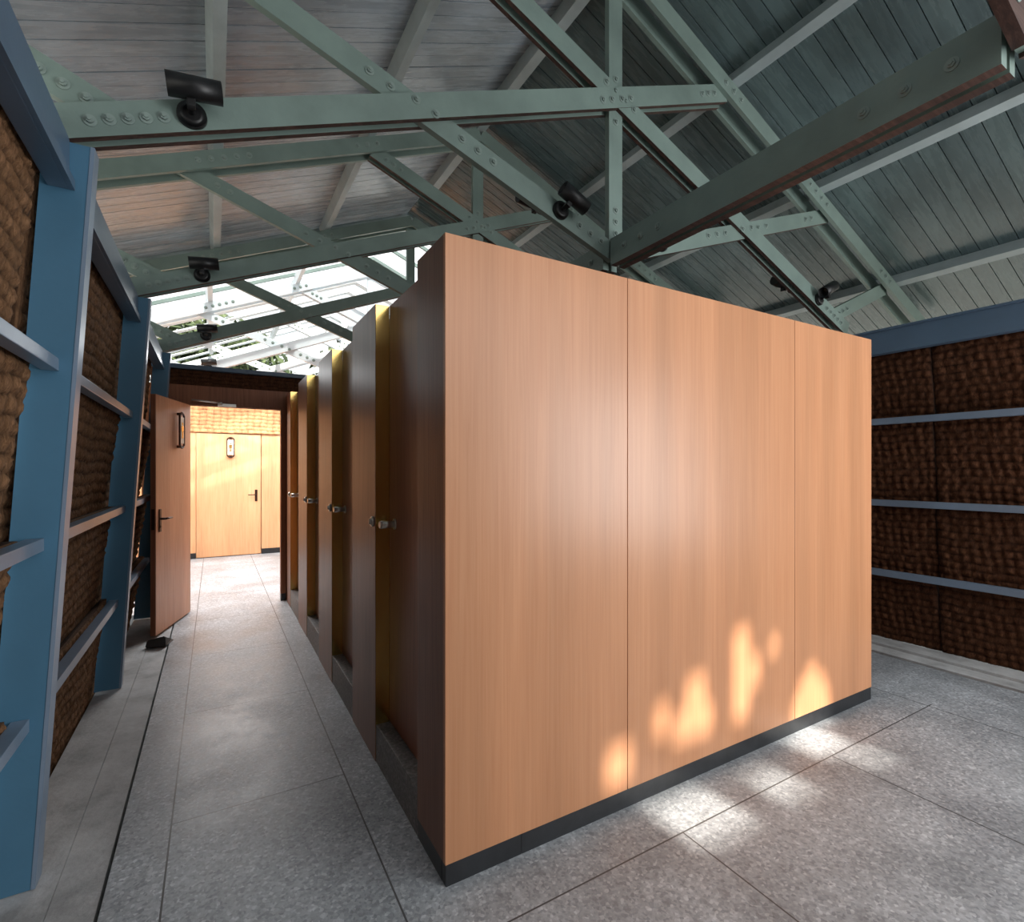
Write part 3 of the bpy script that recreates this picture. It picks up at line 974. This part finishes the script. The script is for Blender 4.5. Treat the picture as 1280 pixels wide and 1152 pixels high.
# ------------------------------------------------------------------ spotlights on the trusses
def make_spot():
    root = empty('spotlight', (0, 0, 0))
    m = MB(); m.cyl((0, 0, 0), (0, -0.016, 0), 0.052, 0.050, n=28); m.cyl((0, -0.016, 0), (0, -0.024, 0), 0.050, 0.03, n=28)
    m.build('mounting_base', M['black'], root)
    m = MB(); m.cyl((0, -0.02, 0), (0, -0.07, 0.012), 0.012, n=12); m.box(-0.014, 0.014, -0.09, -0.055, -0.012, 0.045, bev=0.003)
    m.build('bracket', M['black'], root)
    m = MB(); m.tube((0.10, -0.085, 0.068), (-0.078, -0.085, 0.045), 0.041, 0.037)
    b = m.build('barrel', M['black'], root)
    m = MB(); m.cyl((0.02, -0.085, 0.0577), (0.012, -0.085, 0.0567), 0.036, n=20); m.build('lens', M['steel'], b)
    return root
sp0 = make_spot()
F = -0.049
SP = []
for k in (1, 2, 3, 4):
    SP.append((-0.075, T_Y[k] + F, chz(-0.075) - 0.005, 0, ['black spotlight on the nearest truss chord, upper left',
        'black spotlight on the second truss chord near the left wall', 'small black spotlight on the third truss under the glass roof',
        'tiny spotlight on the first pale truss beyond the partition'][k - 1]))
SP.append((1.70, T_Y[1] - 0.018, dgz(1.70), 0.6, 'black spotlight on the nearest truss brace, left of the king post foot'))
SP.append((1.60, T_Y[1] + 0.018, dgz(1.60) - 0.01, math.pi, 'black spotlight behind the nearest truss brace, above the cubicle block edge'))
SP.append((2.50, T_Y[1] - 0.018, dgz(mir(2.50)), math.pi, 'dark spotlight tucked under the heavy tie beam, right of the king post foot'))
SP.append((4.27, T_Y[1] - 0.045, chz(mir(4.27)), 0.2, 'black spotlight near the right end of the nearest truss, above the blue top beam'))
SP.append((4.05, T_Y[1] + 0.045, chz(mir(4.05)), math.pi, 'black spotlight behind the right chord of the nearest truss, near the block top edge'))
for i, (x, y, z, r, lab) in enumerate(SP):
    s = sp0 if i == 0 else copy_tree(sp0)
    s.location = (x, y, z)
    if i in (4,):
        s.rotation_euler = (0, 0.55, 0)
    elif i == 5 or i == 8:
        s.rotation_euler = (0, 0, math.pi)
    elif i == 6:
        s.rotation_euler = (0, -0.5, 0)
    elif i == 7:
        s.rotation_euler = (0, -0.35, 0)
    tag(s, lab, 'spotlight', 'spotlights on the trusses')

# ------------------------------------------------------------------ added rear wall behind the camera, holes cut to shape the sun patches
SUN = Vector((-0.04, 0.75, -0.60)).normalized()
RY = -2.5
def back(x, y, z):
    t = (RY - y) / SUN.y
    return (x + SUN.x * t, z + SUN.z * t)
rects = []
def patch_floor(x0, x1, y0, y1):
    a = back(x0, y0, 0); b = back(x1, y1, 0)
    rects.append((a[0], b[0], min(a[1], b[1]), max(a[1], b[1])))
def patch_wall(x0, x1, z0, z1):
    a = back(x0, BY0, z0); b = back(x1, BY0, z1)
    rects.append((a[0], b[0], a[1], b[1]))
patch_floor(1.60, 1.92, 1.33, 1.64)
patch_floor(2.14, 2.36, 1.32, 1.56)
patch_floor(2.62, 2.92, 1.42, 1.66)
patch_floor(2.72, 2.98, 1.28, 1.38)
for r_ in ((1.70, 1.78, 0.26, 0.42), (1.82, 2.08, 0.20, 0.35), (1.90, 2.03, 0.34, 0.50), (2.24, 2.37, 0.20, 0.67), (2.36, 2.45, 0.34, 0.52),
           (2.74, 3.11, 0.0, 0.20), (2.79, 3.07, 0.19, 0.29), (2.86, 2.98, 0.28, 0.36), (1.42, 1.55, 0.12, 0.30), (2.54, 2.61, 0.48, 0.58)):
    patch_wall(*r_)
xs = sorted({-1.9, 6.1} | {round(v, 4) for r in rects for v in r[:2]})
zs = sorted({0.0, 5.0} | {round(v, 4) for r in rects for v in r[2:]})
m = MB()
for i in range(len(xs) - 1):
    for k in range(len(zs) - 1):
        cx, cz = (xs[i] + xs[i + 1]) / 2, (zs[k] + zs[k + 1]) / 2
        if any(r[0] < cx < r[1] and r[2] < cz < r[3] for r in rects): continue
        m.box(xs[i], xs[i + 1], RY - 0.04, RY, zs[k], zs[k + 1])
struct(m.build('wall_sun_mask', M['rear']))

# ------------------------------------------------------------------ trees outside
def make_tree(name, loc, h, r, n, seed, label):
    rng = random.Random(seed)
    root = empty(name, loc)
    m = MB(); m.cyl((0, 0, -0.3), (0.1, 0, h * 0.6), 0.16, 0.07, n=10)
    for a in range(6):
        t = a * 1.05; m.cyl((0.06, 0, h * 0.4), (r * 0.6 * math.cos(t), r * 0.6 * math.sin(t), h * 0.75), 0.05, 0.02, n=6)
    m.build('trunk', M['bark'], root)
    vs = []; fs = []
    for i in range(n):
        a = rng.uniform(0, 6.283); c = rng.uniform(-1, 1); q = rng.random() ** 0.45
        s = math.sqrt(1 - c * c)
        p = Vector((r * q * s * math.cos(a), r * q * s * math.sin(a), h * 0.68 + h * 0.36 * q * c))
        u = Vector((rng.uniform(-1, 1), rng.uniform(-1, 1), rng.uniform(-1, 1))).normalized()
        w = u.orthogonal().normalized()
        l = rng.uniform(0.12, 0.24); b = len(vs)
        vs += [p - u * l, p + w * l * 0.45, p + u * l, p - w * l * 0.45]
        fs.append((b, b + 1, b + 2, b + 3))
    me = bpy.data.meshes.new('foliage'); me.from_pydata([tuple(v) for v in vs], [], fs); me.materials.append(M['leaf'])
    o = bpy.data.objects.new('foliage', me); COL.objects.link(o); o.parent = root
    tag(root, label, 'tree', 'trees beyond the building')
make_tree('leafy_tree', (-5.4, 17.5, -0.2), 5.0, 2.1, 6500, 3, 'dark green tree glimpsed through the lattice, leftmost above the partition')
make_tree('leafy_tree', (0.0, 18.2, -0.2), 6.2, 2.3, 6500, 4, 'dark green tree glimpsed through the lattice, above the doorway')
make_tree('leafy_tree', (5.0, 18.6, -0.2), 6.4, 2.3, 6500, 6, 'dark green tree glimpsed through the lattice, above the far cubicle doors')
make_tree('leafy_tree', (-5.2, 8.5, -0.2), 3.2, 1.4, 2500, 5, 'green tree seen as slivers through gaps in the left wall')

# ------------------------------------------------------------------ light
w = bpy.data.worlds.new('World'); SC.world = w; w.use_nodes = True
nt = w.node_tree
bg = nt.nodes['Background']
tc = nd(nt, 'ShaderNodeTexCoord')
sx = nd(nt, 'ShaderNodeSeparateXYZ'); nt.links.new(tc.outputs['Generated'], sx.inputs[0])
r = ramp(nt, [(0.0, (0.62, 0.66, 0.60)), (0.5, (0.95, 0.97, 0.97)), (1.0, (0.86, 0.93, 1.0))])
mr = nd(nt, 'ShaderNodeMapRange'); mr.inputs['From Min'].default_value = -1
nt.links.new(sx.outputs['Z'], mr.inputs['Value']); nt.links.new(mr.outputs[0], r.inputs['Fac'])
nt.links.new(r.outputs[0], bg.inputs['Color'])
bg.inputs['Strength'].default_value = 1.25

def area(name, loc, target, sx_, sy_, power, col=(1, 1, 1), spread=math.pi):
    l = bpy.data.lights.new(name, 'AREA'); l.shape = 'RECTANGLE'; l.size = sx_; l.size_y = sy_
    l.energy = power; l.color = col; l.spread = spread
    o = bpy.data.objects.new(name, l); COL.objects.link(o); o.location = loc
    d = Vector(target) - Vector(loc)
    o.rotation_euler = d.to_track_quat('-Z', 'Y').to_euler()
    return o
s = bpy.data.lights.new('sun', 'SUN'); s.energy = 9.5; s.angle = math.radians(1.35); s.color = (1.0, 0.93, 0.82)
so = bpy.data.objects.new('sun', s); COL.objects.link(so); so.location = (3, -10, 9)
so.rotation_euler = SUN.to_track_quat('-Z', 'Y').to_euler()
area('rear_fill_light', (2.4, -2.35, H + 1.5), (1.7, 1.8, H - 0.3), 4.4, 1.9, 110, (0.98, 0.98, 1.0))  # added area fill behind the camera; no window stands there
area('right_fill_light', (4.4, -1.5, H + 0.1), (0.0, 2.2, H + 1.1), 2.0, 1.8, 150, (0.97, 0.99, 1.0))  # added fill lamp for light from the right rear; no window built
area('vestibule_fill_light', (0.6, 8.0, H + 1.22), (0.6, 7.95, 0), 2.6, 2.6, 190, (0.96, 0.98, 1.0))  # added fill lamp, kept out of view behind the partition top

# ------------------------------------------------------------------ camera
cam = bpy.data.cameras.new('camera')
cam.sensor_fit = 'HORIZONTAL'; cam.sensor_width = 36
cam.lens = 638.0 / 1280.0 * 36
cam.shift_y = 11.0 / 1280.0
cam.clip_start = 0.02
co = bpy.data.objects.new('camera', cam); COL.objects.link(co)
co.location = (0, 0, H)
co.rotation_euler = (math.pi / 2, 0, -math.atan2(372, 638))
SC.camera = co
SC.view_settings.view_transform = 'Standard'
SC.view_settings.look = 'None'
SC.view_settings.exposure = 0.05
